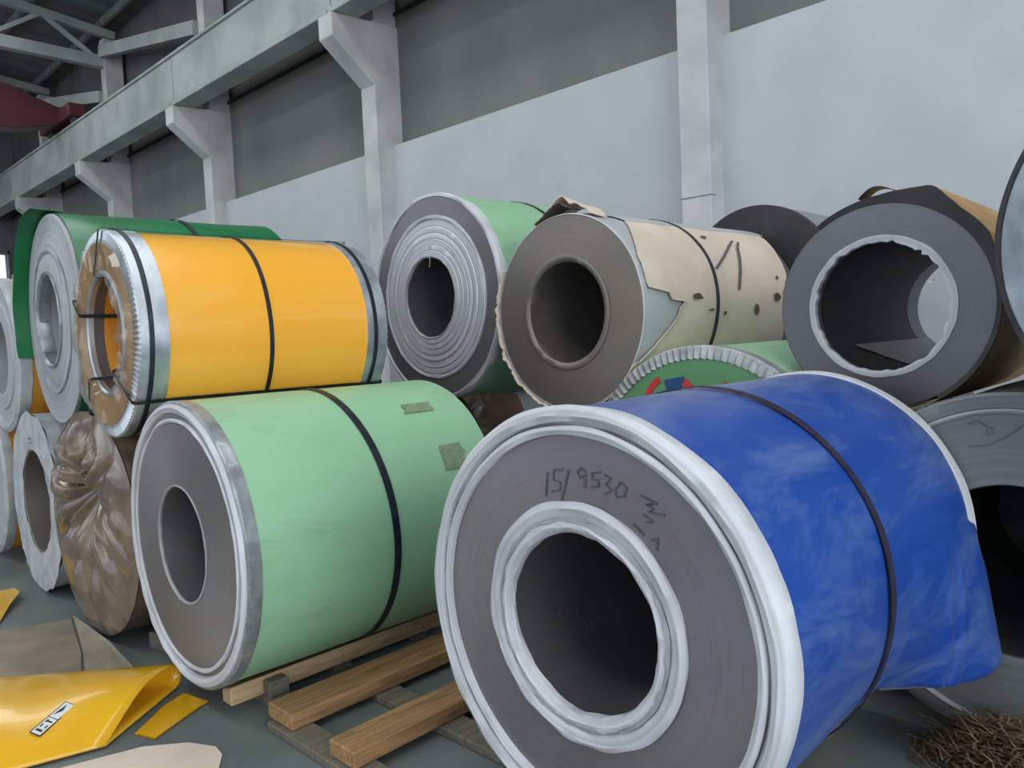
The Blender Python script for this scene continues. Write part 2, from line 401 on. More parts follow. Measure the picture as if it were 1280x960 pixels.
# ------------------------------------------------------------------ coils
C = dict(  # x, y of the front end, height of the axis, radius, turn (degrees), length
 A=(-1.391, 1.662, .802, .621, -.04, 1.58), B=(-3.488, 1.404, .762, .648, -1.32, 1.37), C=(-4.253, 1.392, 1.737, .526, -2.74, 1.36),
 D=(-5.557, 1.506, 1.873, .677, -2.88, 1.4), E=(-6.84, 1.488, 1.664, .575, -1.53, 1.4), F=(-6.132, 1.473, .634, .612, -1.41, 1.3),
 G=(-4.790, 1.422, .676, .642, 1.95, 1.3), H=(-7.622, 1.494, .683, .653, -1.0, 1.3), I=(-4.387, 3.705, 1.951, .751, -2.7, 1.2),
 J=(-3.025, 3.591, 1.767, .591, -2.65, 1.8), K=(-2.804, 5.613, 1.957, .601, -1.0, 1.3), L=(-1.215, 3.605, 1.696, .462, -.61, 1.5),
 M=(.010, 3.031, 1.850, .658, -.95, 1.3), N=(-.652, 3.281, .679, .666, -1.15, 1.3), O=(-2.059, 3.490, .808, .736, -1.19, 1.3), P=(-5.69, 4.95, .655, .63, -1.0, 1.3))

class Coil:
    def __init__(s, k, label, group):
        x, y, z, s.R, yaw, s.L = C[k]
        s.e = empty('steel_coil', (x, y, z - s.R), radians(yaw)); tag(s.e, label, 'coil', group); s.k = k
    def part(s, name, bm, mat, label=None, smooth=40):
        o = mesh(name, bm, mat, s.e, (0, 0, s.R), smooth)
        if label: o['label'] = label
        return o
    def sub(s, parent, name, bm, mat, smooth=40):
        return mesh(name, bm, mat, parent, None, smooth)
    def roll(s, rh, mat, inset=.006, steps=None, name='steel_roll', y0=0.0, n=112, L=None):
        R = s.R - inset; L = L or s.L
        pr = [(rh, y0 + .004), (rh + .004, y0)]
        if steps: pr = [(rh, steps[0][1] + .004)] + steps
        pr += [(R - .005, y0), (R, y0 + .005), (R, L - .005), (R - .005, L), (rh + .004, L), (rh, L - .004)]
        # extra rings along bore and body keep shading clean
        return s.part(name, lathe(pr, n), mat)
    def wrapper(s, y0, y1, mat, seed=1, dent=.004, edge=.004, name='wrapper', off=0.0, label=None, n=128):
        R = s.R + off; ys = frange(y0, y1, 16); K = len(ys)
        pr = [(R - .006, y) for y in ys[::-1]] + [(R, y) for y in ys]
        def fn(t, k, r, y):
            e = 0 if 0 < (k % K) < K - 1 else wob(t, seed, edge, 5)
            return (r + wob(t, seed + 9, dent, 2.2, y * 2.5), y + e)
        return s.part(name, lathe(pr, n, True, fn), mat, label)
    def ring(s, name, prof, mat, seed=1, a=.006, f=4, n=144, label=None, rip=0):
        def fn(t, k, r, y):
            return (r + wob(t, seed + k * .6, a, f) + rip * abs(wob(t, seed + k, 1, 11)) * (1 if k % 2 else 0), y + wob(t, seed + 20 + k * .5, a * .7, f * 2))
        return s.part(name, lathe(prof, n, True, fn), mat, label)
    def strap(s, y, w=.034, mat='strap', tilt=0, seed=0, off=.004):
        return s.part('strap', band(s.R + off, y, w, .004, 112, seed, tilt), M[mat])
    def face3(s, y=-.0015): return lambda p, o: (p.x, y - o, p.y)
    def body3(s, off=.002):
        def f(p, o):
            t = radians(p.x); r = s.R + off + o; return (r * cos(t), p.y, r * sin(t))
        return f

LOW, UP = 'coils standing on the floor', 'coils stacked on the upper tier'

# --- A: blue wrapped coil in front
c = Coil('A', 'big blue wrapped coil in the front with white bands and handwritten numbers', LOW)
c.roll(.268, M['steel'], .012)
c.wrapper(.045, 1.58, M['blue'], 2, .006, .008, 'blue_wrapper')
R = c.R
c.ring('edge_wrap', [(R - .004, .075), (R + .006, .06), (R + .010, .0), (R + .002, -.016), (R - .016, -.024), (R - .034, -.016), (R - .040, -.002), (R - .02, .02)], M['tape'], 3, .008, 3)
c.ring('edge_wrap', [(.572, .004), (.574, -.010), (.562, -.018), (.548, -.012), (.544, .004)], M['tape'], 8, .006, 3)
c.ring('edge_wrap', [(.592, .004), (.594, -.006), (.584, -.011), (.578, -.006), (.576, .004)], M['tape_grey'], 12, .006, 3)
c.ring('core_wrap', [(.354, .004), (.356, -.010), (.340, -.020), (.318, -.014), (.306, -.007), (.298, -.016), (.284, -.020), (.270, -.012), (.263, .000), (.263, .012), (.269, .014), (.270, .01)], M['tape'], 5, .007, 3)
c.ring('core_wrap', [(.306, -.004), (.308, -.016), (.300, -.019), (.296, -.004)], M['tape_grey'], 15, .008, 4)
c.ring('back_edge_wrap', [(R - .004, 1.53), (R + .004, 1.535), (R + .008, 1.59), (R - .02, 1.605), (R - .05, 1.60), (R - .03, 1.57)], M['tape'], 6, .005, 3)
c.strap(.68, .036, 'strap_blue', .03, 2, .006)
F3 = c.face3()
def write(c, strokes, to3, w, mat='marker'):
    for st in strokes:
        b = bmesh.new(); stroke(b, st, to3, w); c.part('handwriting', b, M[mat], smooth=0)
write(c, ([(-.1, .431), (-.11, .359)], [(-.041, .445), (-.074, .44), (-.079, .41), (-.051, .406), (-.056, .382), (-.087, .376)], [(-.019, .444), (-.05, .354)],
           [(.043, .444), (.026, .455), (.013, .441), (.024, .426), (.043, .438), (.037, .398)], [(.096, .449), (.064, .443), (.066, .424), (.086, .426), (.088, .408), (.058, .403)],
           [(.109, .442), (.129, .435), (.112, .417), (.131, .402), (.107, .389)], [(.162, .428), (.141, .404), (.147, .385), (.171, .39), (.181, .413), (.162, .428)]), F3, .006)
write(c, ([(.223, .399), (.278, .382), (.241, .377)], [(.244, .377), (.265, .367), (.249, .357), (.298, .355)], [(.23, .349), (.264, .332), (.239, .329)], [(.2, .318), (.231, .293)], [(.256, .284), (.274, .292), (.27, .259)]), F3, .006)
def bwrite(c, strokes, rr, w, mat):
    # pen strokes in a bore: (degrees, depth) points become (arc length, depth)
    f = lambda p, o: ((rr - o) * cos(p.x / rr), p.y, (rr - o) * sin(p.x / rr))
    for st in strokes:
        b = bmesh.new(); stroke(b, [(radians(t) * rr, y) for t, y in st], f, w); c.part('handwriting', b, M[mat], smooth=0)
bwrite(c, ([(197, .20), (206, .20)], [(199, .24), (205, .235), (205, .27), (200, .285), (206, .30)], [(212, .22), (218, .25)], [(211, .30), (218, .29), (217, .32), (212, .33)]), .2665, .005, 'marker')
# loose tail of the blue sheet hanging off the far side of the coil
zb = interp([(.84, -.335), (.95, -.40), (1.1, -.445), (1.3, -.47), (1.45, -.468), (1.58, -.44)])
bm = bmesh.new(); ny, nz = 60, 30; rows = []
for j in range(ny + 1):
    y = .84 + .74 * j / ny; sm = max(0, min(1, (y - .86) / .70)); sm = sm * sm * (3 - 2 * sm); row = []
    for i in range(nz + 1):
        z = .13 + (zb(y) + .012 * noise.noise(Vector((y * 6, 1, 0))) - .13) * i / nz
        ez = min(max(0, (y - .84) / .16), max(0, (.13 - z) / .12), 1); xc = sqrt(max(.01, R * R - z * z)) - .009 + .016 * ez * ez * (3 - 2 * ez)
        h = max(0, min(1, (.12 - z) / .25)); h = h * h * (3 - 2 * h)
        xe = xc * (1 - h) + h * (R + .022 + .16 * max(0, -z))
        f1 = .018 * max(0, (.10 - z) / .6) * (math.exp(-((y - 1.20 + .06 * z) / .022) ** 2) + .9 * math.exp(-((y - 1.33 - .10 * z) / .026) ** 2))
        row.append(bm.verts.new((xc * (1 - sm) + xe * sm + f1, y, z)))
    rows.append(row)
for a, b in zip(rows, rows[1:]):
    for k in range(nz): bm.faces.new((a[k], a[k + 1], b[k + 1], b[k]))
o = c.part('loose_wrapper_tail', bm, M['blue'], smooth=60)
md = o.modifiers.new('thick', 'SOLIDIFY'); md.thickness = .003; md.offset = 0

# --- B: pale green coil on the skid
c = Coil('B', 'pale green coil on wooden skid, white double rim, brown stains on its wrap', LOW)
R = c.R
c.roll(.262, M['steel'], .012, [(.266, -.012), (.55, -.010), (.556, 0)])
c.wrapper(.05, 1.37, M['green'], 12, .004, .005, 'green_wrapper')
c.ring('edge_band', [(R - .006, .052), (R + .003, .050), (R + .004, .0), (R - .004, -.008), (R - .02, -.008), (R - .02, .004)], M['galv_dull'], 4, .003, 3)
c.ring('edge_wrap', [(R - .012, .004), (R - .012, -.014), (R - .03, -.024), (R - .05, -.016), (R - .056, .004)], M['tape'], 22, .006, 3)
c.ring('edge_wrap', [(.572, .004), (.572, -.012), (.562, -.017), (.553, -.012), (.552, .004)], M['tape'], 25, .005, 3)
c.ring('core_wrap', [(.272, .0), (.272, -.016), (.266, -.018), (.261, -.012), (.261, -.004), (.264, .0)], M['tape_grey'], 27, .002, 3)
c.strap(.70, .036, 'strap', -.03, 4)
bwrite(c, ([(198, .25), (206, .25)], [(199, .30), (206, .30), (206, .35), (199, .36)], [(212, .26), (220, .28)], [(210, .36), (218, .34), (217, .40)]), .2605, .006, 'marker')
def patch(t0, t1, y0, y1, seed, off):
    return shell(frange(t0, t1, 8), lambda t: y0 + .03 * noise.noise(Vector((t * .3, seed, 0))) , lambda t: y1 + .03 * noise.noise(Vector((t * .3, seed + 5, 0))), lambda t, y: R + off, .0015, 6)
c.part('stain', patch(21, 32.5, 1.05, 1.19, 3, .004), M['green_patch'], 'brown smeared stain')
c.part('stain', patch(52, 58, .98, 1.16, 7, .004), M['green_patch'], 'brown smeared stain')

# --- C: glossy yellow coil
c = Coil('C', 'glossy yellow coil with silver pleated rims and film over its end', UP)
R = c.R; L = c.L
c.roll(.312, M['steel'], .014, n=96)
c.wrapper(.10, L - .10, M['yellow'], 31, .003, .003, 'yellow_wrapper')
def pleat(rin, R, ylip, n=120, d=.006):
    pr = [(R - .004, ylip), (R + .005, ylip), (R + .006, .0), (R - .003, -.008), (rin, -.008), (rin, .002)]
    def fn(t, k, r, y):
        if k == 4: return (r + .004 * cos(n * t), y - d - d * cos(n * t))
        if k == 3: return (r, y - d * .4 * cos(n * t))
        return (r, y)
    return lathe(pr, n * 4, True, fn)
c.part('edge_protector', pleat(R * .86, R, .13), M['galv'], 'silver pleated rim ring')
bm = pleat(R * .9, R, .13, 90); bmesh.ops.transform(bm, matrix=Matrix.Scale(-1, 4, (0, 1, 0)), verts=bm.verts); bmesh.ops.translate(bm, vec=(0, L, 0), verts=bm.verts)
c.part('edge_protector', bm, M['galv'], 'silver rim ring')
c.part('end_board', lathe([(.318, -.004), (R * .6 + .15, -.022), (R * .87, -.004), (R * .87, .002), (.318, .002)], 96), M['amber'], 'amber end board')
c.part('bore_lining', lathe([(.309, .075), (.309, L - .02), (.305, L - .02), (.305, .075)], 80), M['orange'], 'orange lining')
c.part('core_ring', lathe([(.32, -.012), (.326, -.006), (.326, .004), (.300, .004), (.300, .02), (.296, .02), (.296, -.006), (.304, -.014)], 96), M['galv'])
def film_fn(t, k, r, y):
    a = noise.noise(Vector((cos(t) * 2.6, sin(t) * 2.6, r * 5))); b = abs(noise.noise(Vector((cos(t) * 5, sin(t) * 5, r * 4 + 4))))
    e = min(1, k / 2) * min(1, (14 - k) / 2)
    return (r + .012 * a * e, y - .034 * e * (abs(a) + .6 * b) - .012 * e)
c.part('crumpled_film', lathe([(.30 + (R * .92 - .30) * k / 14, -.018) for k in range(15)], 160, False, film_fn), M['film'], 'clear crumpled film', 25)
c.strap(.05, .022, 'strap', 0, 6, .008); c.strap(.645, .022, 'strap', 0, 7); c.strap(L - .075, .022, 'strap', 0, 8, .008)
for t in (-39, 81, 158, 232):
    c.part('lengthwise_strap', ribbon([(.290, .5), (.290, -.034), (.30, -.05), (R + .006, -.024), (R + .014, -.012), (R + .010, .12), (R + .006, .2), (R + .006, L - .2), (R + .012, L - .1), (R + .012, L + .012), (.30, L + .03)], t, .020, .003), M['strap'])

# --- D: deep green coil behind the yellow one
c = Coil('D', 'grey faced coil with deep green film wrap behind the yellow coil', UP)
R = c.R
c.roll(.29, M['steel_pale'], .010, [(.294, -.02), (.42, -.014), (.43, -.006), (.54, -.004), (.55, 0)])
c.wrapper(.02, c.L, M['deepgreen'], 41, .008, .01, 'green_film_wrapper')
bm = shell(frange(84, 200, 44), lambda t: -.09 + .012 * noise.noise(Vector((t * .05, 2, 0))), lambda t: .10, lambda t, y: R + .006 + .006 * noise.noise(Vector((t * .06, y * 4, 1))) + .05 * max(0, .1 - y), .004, 6)
c.part('film_overhang', bm, M['deepgreen'], 'green film edge standing past the end')
c.ring('edge_wrap', [(.47, .0), (.472, -.016), (.45, -.022), (.425, -.02), (.415, -.008)], M['tape_grey'], 43, .01, 2)
c.ring('core_ring', [(.31, -.016), (.31, -.03), (.296, -.034), (.284, -.02), (.284, .05), (.288, .05)], M['galv_dull'], 44, .003, 2)
c.strap(.78, .03, 'strap', 0, 9, .006)

# --- E: far left, upper
c = Coil('E', 'grey faced coil with orange wrap at left edge, upper tier', UP)
c.roll(.29, M['steel_pale'], .010, [(.294, -.02), (.40, -.012), (.41, 0)]); c.wrapper(.06, c.L, M['orange'], 51, .004, .005, 'orange_wrapper')
c.ring('edge_wrap', [(c.R - .004, .08), (c.R + .006, .07), (c.R + .008, 0), (c.R - .02, -.02), (c.R - .05, -.014), (c.R - .06, .004)], M['white_paper'], 52, .008, 3)
# --- H: far left, lower
c = Coil('H', 'orange wrapped coil at left edge standing on the floor', LOW)
c.roll(.30, M['steel_pale'], .010); c.wrapper(.05, c.L, M['orange'], 55, .004, .005, 'orange_wrapper')
c.ring('edge_wrap', [(c.R - .004, .07), (c.R + .006, .06), (c.R + .008, 0), (c.R - .02, -.02), (c.R - .05, -.014), (c.R - .06, .004)], M['white_paper'], 56, .008, 3)
c.strap(.4, .03, 'strap', 0, 5)

# --- F: torn white paper
c = Coil('F', 'grey coil on the floor with torn white paper round its end', LOW)
R = c.R
c.roll(.352, M['steel_warm'], .012)
def tornF(t, k, r, y):
    j = .026 * noise.noise(Vector((cos(t) * 4, sin(t) * 4, 1))) + .007 * noise.noise(Vector((cos(t) * 22, sin(t) * 22, 4)))
    if k in (2, 3): return (r + j + (.05 if 3.6 < t < 4.6 else 0) * abs(noise.noise(Vector((t * 9, 0, 0)))), y)
    return (r + wob(t, 61, .006, 4), y + wob(t, 62, .006, 5))
c.part('torn_end_paper', lathe([(.362, -.006), (.50, -.016), (R + .012, -.012), (R + .012, -.008), (.50, -.011), (.362, -.002)], 220, True, tornF), M['white_paper'], 'torn white paper')
c.wrapper(.0, c.L, M['white_paper'], 63, .008, .02, 'paper_wrapper')
write(c, ([(-.02, .44), (.03, .45), (.06, .44)], [(-.01, .41), (.05, .42)]), c.face3(-.022), .008, 'marker_soft')

# --- G: brown crumpled wrap
c = Coil('G', 'brown crumpled film wrapped coil below the yellow coil', LOW)
R = c.R
c.roll(.30, M['steel_warm'], .014); c.wrapper(.0, c.L, M['brown_film'], 71, .010, .006, 'brown_wrapper')
def crump(t, k, r, y):
    q = r / R; cx, cz = -.05 * (1 - q), .20 * (1 - q)
    ph = 1.2 * noise.noise(Vector((cos(t) * 2, sin(t) * 2, q * 2)))
    up = .45 + .55 * max(0, sin(t))
    fold = up * abs(sin(t * 4.5 + ph * 3)) * .5 + abs(noise.noise(Vector((cos(t) * 2.4, sin(t) * 2.4, q * 1.8)))) * 1.1 + .12 * noise.noise(Vector((cos(t) * 7, sin(t) * 7, q * 7)))
    e = min(1, (1 - q) * 3.2) * min(1, q * 3)
    return (cx + r * cos(t), y - .085 * e * fold + (.11 * max(0, .42 - q) / .42 if q < .42 else 0), cz + r * sin(t))
c.part('gathered_end_film', lathe([(R * (1.0 - .93 * k / 22), -.006) for k in range(23)], 190, False, crump), M['brown_film'], 'crumpled film gathered over the end', 50)
c.strap(.22, .03, 'strap', 0, 3)

# --- I: large pale green coil, upper middle
c = Coil('I', 'pale green upper coil with stepped bright silver core', UP)
R = c.R
c.roll(.297, M['steel'], .012, [(.302, -.030), (.57, -.008), (.575, 0)])
c.wrapper(.06, 1.2, M['green'], 82, .004, .005, 'green_wrapper')
for k, (a, b) in enumerate(((.298, .344), (.346, .384), (.386, .428), (.430, .470), (.472, .520), (.522, .566))):
    y = -.032 + .0045 * k
    c.ring('inner_lap', [(b, y + .006), (b, y + .001), (b - .004, y - .003), (a + .004, y - .003), (a, y + .001), (a, y + .008)], M['steel_bright'], 30 + k, .0008, 3)
c.ring('lap_edge', [(.598, .004), (.598, -.012), (.588, -.018), (.574, -.014), (.568, .004)], M['tape'], 84, .006, 3)
c.ring('core_wrap', [(.306, -.03), (.306, -.040), (.299, -.042), (.292, -.034), (.292, -.02), (.297, -.02)], M['tape_grey'], 86, .005, 4)
c.ring('edge_wrap', [(R - .004, .07), (R + .005, .065), (R + .006, .0), (R - .004, -.012), (R - .018, -.014), (R - .024, .004)], M['tape'], 85, .007, 4)
c.strap(.75, .028, 'strap', 0, 1)
bm = bmesh.new(); stroke(bm, [(.03, .295), (.04, .26), (.028, .22)], c.face3(-.045), .005); c.part('loose_strip', bm, M['tape'], 'white strip dangling in the bore', smooth=0)

# --- J: grey coil with torn cardboard
c = Coil('J', 'grey coil in torn kraft cardboard, upper tier centre', UP)
R = c.R
c.roll(.312, M['steel_warm'], .006)
c.ring('bore_ring', [(.352, .002), (.350, -.008), (.338, -.012), (.316, -.008), (.306, .004), (.306, .06), (.312, .06)], M['steel_warm'], 91, .002, 2)
c.ring('rim_lap', [(R - .004, .05), (R + .002, .045), (R + .001, .004), (R - .006, -.002), (R - .008, .006)], M['grey_sheet'], 93, .003, 3)
c.wrapper(.04, .6, M['grey_sheet'], 95, .001, .002, 'outer_steel_lap', .001)
jag = [(61, .235), (59, .219), (45, .12), (29.2, .039), (10.2, .033), (9.4, .09), (7.6, .213), (3.7, .234), (2.6, .361), (-.2, .309), (-4, .29), (-8.5, .245), (-15, .164), (-19, .12), (-26.2, .044), (-33, -.02), (-60, -.02)]
jf = interp(jag)
bm = shell(sorted(set(frange(-75, 61, 110) + [j[0] for j in jag[:-1]])), lambda t: jf(t) + .010 * noise.noise(Vector((t * .9, 0, 0))),
           lambda t: interp([(-75, 1.62), (-22, 1.60), (0, 1.57), (9, 1.56), (21, 1.68), (38, 1.72), (56, 1.80), (61, 1.80)])(t) + .015 * noise.noise(Vector((t * .7, 3, 0))),
           lambda t, y: R + .006 + .006 * noise.noise(Vector((t * .05, y * 3, 7))) + .016 * max(0, 1 - (y - jf(t)) / .05) * (1 if -30 < t < 12 else .3), .006, 26)
c.part('cardboard_wrap', bm, M['card'], 'torn tan cardboard')
bm = shell(frange(61, 104, 30), lambda t: .26 - .16 * (t - 61) / 43, lambda t: 1.86 - .02 * (t - 61) / 43, lambda t, y: R + .010 + .004 * noise.noise(Vector((t * .05, y * 3, 17))), .004, 14)
c.part('grey_top_sheet', bm, M['grey_sheet'], 'smooth grey sheet on top')
topj = interp([(66, .0), (74, .02), (80, .045), (86, .05), (91, .105), (96, .085), (101, .05), (106, .02), (116, .0)])
bm = shell(frange(66, 116, 50), lambda t: .02 + .02 * noise.noise(Vector((t * .8, 1, 0))), lambda t: .30 - .24 * abs(t - 88) / 28 + .03 * noise.noise(Vector((t * .6, 5, 0))), lambda t, y: R + .012 + topj(t) * max(0, 1 - y / .45) + .01 * noise.noise(Vector((t * .25, y * 8, 3))), .007, 10)
c.part('torn_cardboard_flap', bm, M['card'], 'torn cardboard flap lifting off the top')
bm = shell(frange(84, 112, 30), lambda t: -.01 + .01 * noise.noise(Vector((t * .8, 4, 0))), lambda t: .10, lambda t, y: R + .004 + .6 * topj(t) * max(0, 1 - y / .3), .006, 5)
c.part('torn_inner_layer', bm, M['card_dark'], 'dark torn inner layer')
bm = shell(frange(150, 268, 90), lambda t: -.02 + .02 * noise.noise(Vector((t * .35, 9, 0))), lambda t: .9, lambda t, y: R + .004 + .030 * abs(noise.noise(Vector((t * .10, 2, 0)))) * max(0, 1 - max(y, 0) / .3), .006, 8)
c.part('cardboard_wrap', bm, M['card'], 'torn cardboard under the coil')
c.strap(.72, .030, 'strap', .05, 12, .016)
B3 = c.body3(.022)
def sk(pts, w):
    b = bmesh.new(); P = [Vector(p) for p in pts]; rows = []
    for p in P: rows.append([b.verts.new(B3(Vector((p.x, p.y + s * w / 2)), o)) for s, o in ((-1, 0), (1, 0), (1, .0015), (-1, .0015))])
    for a, d in zip(rows, rows[1:]):
        for k in range(4): b.faces.new((a[k], a[(k + 1) % 4], d[(k + 1) % 4], d[k]))
    b.faces.new(rows[0]); b.faces.new(rows[-1][::-1]); return b
c.part('pen_stroke', sk([(22.6, .78), (30.3, .92), (41.7, 1.12), (46.9, 1.22)], .035), M['marker_soft'], smooth=0)
c.part('pen_stroke', sk([(46, 1.28), (40, 1.20), (30, 1.12), (22, 1.06), (10, .98)], .030), M['marker_soft'], smooth=0)
for k, (t, y, w, h) in enumerate(((5.6, .50, .11, 2.6), (-2, .645, .06, .9), (-1.8, 1.18, .05, 4.0), (5.5, 1.46, .08, 3.2), (18.5, 1.51, .03, 2), (-4, .79, .03, 1.8), (47.7, .89, .06, 1.6))):
    pts = [(t + h * sin(a) * (.5 + .5 * random.random()), y + w * cos(a) * (.35 + .4 * random.random())) for a in frange(0, 2 * pi, 9)[:-1]]
    bm = bmesh.new(); plate(bm, pts, lambda p, o: B3(p, o), .0015); c.part('tear', bm, M['card_dark'], 'dark tear in the cardboard', smooth=0)

# --- K: black wrapped coil at the back
c = Coil('K', 'black paper ended coil in the back row by the white pillar', 'coils in the back row')
c.roll(.28, M['steel_dark'], .010)
c.part('end_paper', lathe([(.03, -.004), (c.R + .002, -.006), (c.R + .004, .06), (c.R, .06), (c.R - .004, .0), (.03, .001)], 112), M['black_paper'], 'black end disc standing in for shade')
c.wrapper(.05, c.L, M['sheet_steel'], 101, .002, .003, 'pale_wrapper')
# low coil that carries it
C['Q'] = (-3.47, 5.75, .655, .645, -1.0, 1.1); C['R'] = (-2.14, 5.75, .655, .645, -1.0, 1.1)
for k, lb in (('Q', 'plain grey coil on the floor under the black ended coil, left one'), ('R', 'plain grey coil on the floor under the black ended coil, right one')):
    c = Coil(k, lb, 'coils in the back row'); c.roll(.28, M['steel_dark'], .006); c.strap(.5)

# --- L: grey coil, upper right
c = Coil('L', 'dark grey coil with torn white film round its open bore, upper right', UP)
R = c.R
c.roll(.300, M['steel_dark'], .006)
def ragged(t, k, r, y):
    if k in (3, 4, 5):
        j = noise.noise(Vector((cos(t) * 7, sin(t) * 7, 2))); right = max(0, cos(t - .55)) ** 3
        return (r - .012 * j - .03 * right * max(0, noise.noise(Vector((cos(t) * 12, sin(t) * 12, 8))) + .15), y)
    return (r + wob(t, 111, .004, 4), y)
c.part('bore_film', lathe([(.316, .003), (.314, -.006), (.302, -.008), (.288, -.004), (.286, .02), (.290, .024), (.300, .012)], 200, True, ragged), M['tape'], 'torn white film lip')
bm = bmesh.new(); stroke(bm, [(.20, .09), (.23, .105), (.285, .11)], c.face3(-.004), .012); c.part('loose_shred', bm, M['tape'], smooth=0)
bm = shell(frange(217, 272, 30), interp([(217, .32), (229, .48), (244, .58), (272, .60)]), lambda t: 1.48, lambda t, y: .289, .003, 8)
c.part('bore_wedge', bm, M['grey_sheet'], 'pale grey wedge on the bore wall')  # paler grey wedge along the bore wall
tent = interp([(-60, 0), (8, .0), (25, .018), (33, .037), (50, .034), (58, .048), (65, .070), (67, .070), (72, .052), (78, .037), (89, .018), (104, .006), (125, 0)])
bm = shell(frange(-80, 100, 120), lambda t: .012, lambda t: 1.45, lambda t, y: R + .002 + tent(t) * (1 if y < .1 else 1 - .2 * (y - .1)), .006, 10)
c.part('cardboard_wrap', bm, M['card_orange'], 'orange tan cardboard')
bm = bmesh.new(); ts = frange(-60, 125, 110); rows = []
for t in ts:
    tr = radians(t); ra, rb = R - .010, R + .010 + tent(t)
    rows.append([bm.verts.new((r * cos(tr), y, r * sin(tr))) for r, y in ((ra, -.004), (rb, -.010), (rb, .010), (ra, .004))])
for a, b in zip(rows, rows[1:]):
    for k in range(4): bm.faces.new((a[k], a[(k + 1) % 4], b[(k + 1) % 4], b[k]))
bm.faces.new(rows[0]); bm.faces.new(rows[-1][::-1])
c.part('black_end_paper', bm, M['black_paper'], 'black paper edge peaking at the top')
bm = shell(frange(84, 100, 16), lambda t: .0, lambda t: .10, lambda t, y: R + .02 + tent(t) + .030 * sin((t - 84) / 16 * pi), .003, 3)
c.part('loose_strap_loop', bm, M['strap'])

# --- M: far right, upper
c.part('bore_shade_skin', lathe([(.2985, .10), (.2985, 1.30), (.2965, 1.30), (.2965, .10)], 80), M['bore_shade'], 'dark skin painted as shade inside the bore')  # dark layer paints the shade deep in this bore
c = Coil('M', 'pale streaked grey coil with dark rim at right edge, upper tier', UP)
c.roll(.29, M['grey_cloth'], .012)
c.ring('dark_rim', [(c.R - .014, .02), (c.R - .012, -.008), (c.R + .002, -.006), (c.R + .006, .05), (c.R, .06)], M['black_paper'], 121, .003, 3)
c.wrapper(.04, c.L, M['card_dark'], 122, .006, .01, 'dark_wrapper')
# --- N: lower right
c = Coil('N', 'grey ended coil with scribble on its face, floor at right edge', LOW)
R = c.R
c.roll(.325, M['steel_grey'], .012)
c.ring('edge_wrap', [(.612, .003), (.612, -.008), (.603, -.012), (.594, -.008), (.592, .003)], M['tape_grey'], 131, .004, 3)
c.ring('edge_band', [(R - .004, .06), (R + .004, .055), (R + .006, 0), (R - .006, -.010), (R - .05, -.008), (R - .05, .004)], M['steel_grey'], 133, .003, 3)
c.wrapper(.05, c.L, M['black_paper'], 132, .006, .01, 'dark_wrapper')
write(c, ([(-.141, .548), (-.108, .564), (-.082, .543), (-.059, .537), (-.062, .514), (-.082, .513), (-.078, .532)], [(-.142, .463), (-.075, .472), (-.011, .51), (.04, .556)]), c.face3(), .006, 'marker_soft')

# --- O: green ended coil with printed emblem, behind the blue one
c.part('bore_light_stop', lathe([(.02, 1.20), (.324, 1.20), (.324, 1.204), (.02, 1.204)], 60), M['bore_shade'])  # unseen disc added to keep light out of the bore
c.part('bore_shade_skin', lathe([(.3235, .02), (.3235, 1.20), (.3215, 1.20), (.3215, .02)], 80), M['bore_shade'], 'dark skin painted as shade inside the bore')  # bore shade painted as a dark layer
C['S'] = (.80, 3.30, .66, .655, -1.0, 1.1)  # unseen coil, added to block light from the right and prop its neighbour
c = Coil('S', 'unseen plain grey coil added on the floor past the right edge to block light', LOW); c.roll(.30, M['steel_grey'], .006); c.strap(.5)
c = Coil('O', 'green ended coil with pleated silver rim and printed emblem behind the blue coil', LOW)
R = c.R
c.roll(.30, M['steel'], .012); c.wrapper(.05, c.L, M['green'], 141, .004, .004, 'pale_wrapper')
c.part('end_sheet', lathe([(.30, -.004), (R * .93, -.004), (R * .93, .002), (.30, .002)], 112), M['face_green'], 'green end sheet')
c.part('edge_protector', pleat(R * .915, R, .07, 110, .005), M['galv_dull'], 'silver pleated rim ring')
bm = bmesh.new()
F3 = c.face3(-.006)
arc = lambda cx, cz, r0, r1, a0, a1, n=10: [(cx + r0 * cos(radians(a)), cz + r0 * sin(radians(a))) for a in frange(a0, a1, n)] + [(cx + r1 * cos(radians(a)), cz + r1 * sin(radians(a))) for a in frange(a1, a0, n)]
bm = bmesh.new(); plate(bm, arc(-.18, .43, .13, .165, 115, 200), F3); c.part('emblem_arc', bm, M['logo_red'], 'red arc of the emblem', smooth=0)
bm = bmesh.new(); plate(bm, arc(-.18, .43, .13, .175, -10, 55), F3); c.part('emblem_arc', bm, M['logo_red'], 'red arc of the emblem', smooth=0)
bm = bmesh.new(); plate(bm, [(-.215, .562), (-.088, .583), (-.128, .44), (-.165, .40)], F3); c.part('emblem_wedge', bm, M['logo_blue'], 'blue wedge of the emblem', smooth=0)
bm = bmesh.new()
for k, st in enumerate(([(.016, .517), (.057, .533)], [(.03, .535), (.045, .495)], [(.052, .52), (.06, .495)])): stroke(bm, st, F3, .010)
c.part('emblem_lettering', bm, M['logo_red'], smooth=0)
bm = bmesh.new()
for st in ([(.125, .534), (.17, .547)], [(.15, .56), (.136, .505)], [(.16, .53), (.175, .505)]): stroke(bm, st, F3, .012)
c.part('emblem_lettering', bm, M['logo_red'], smooth=0)

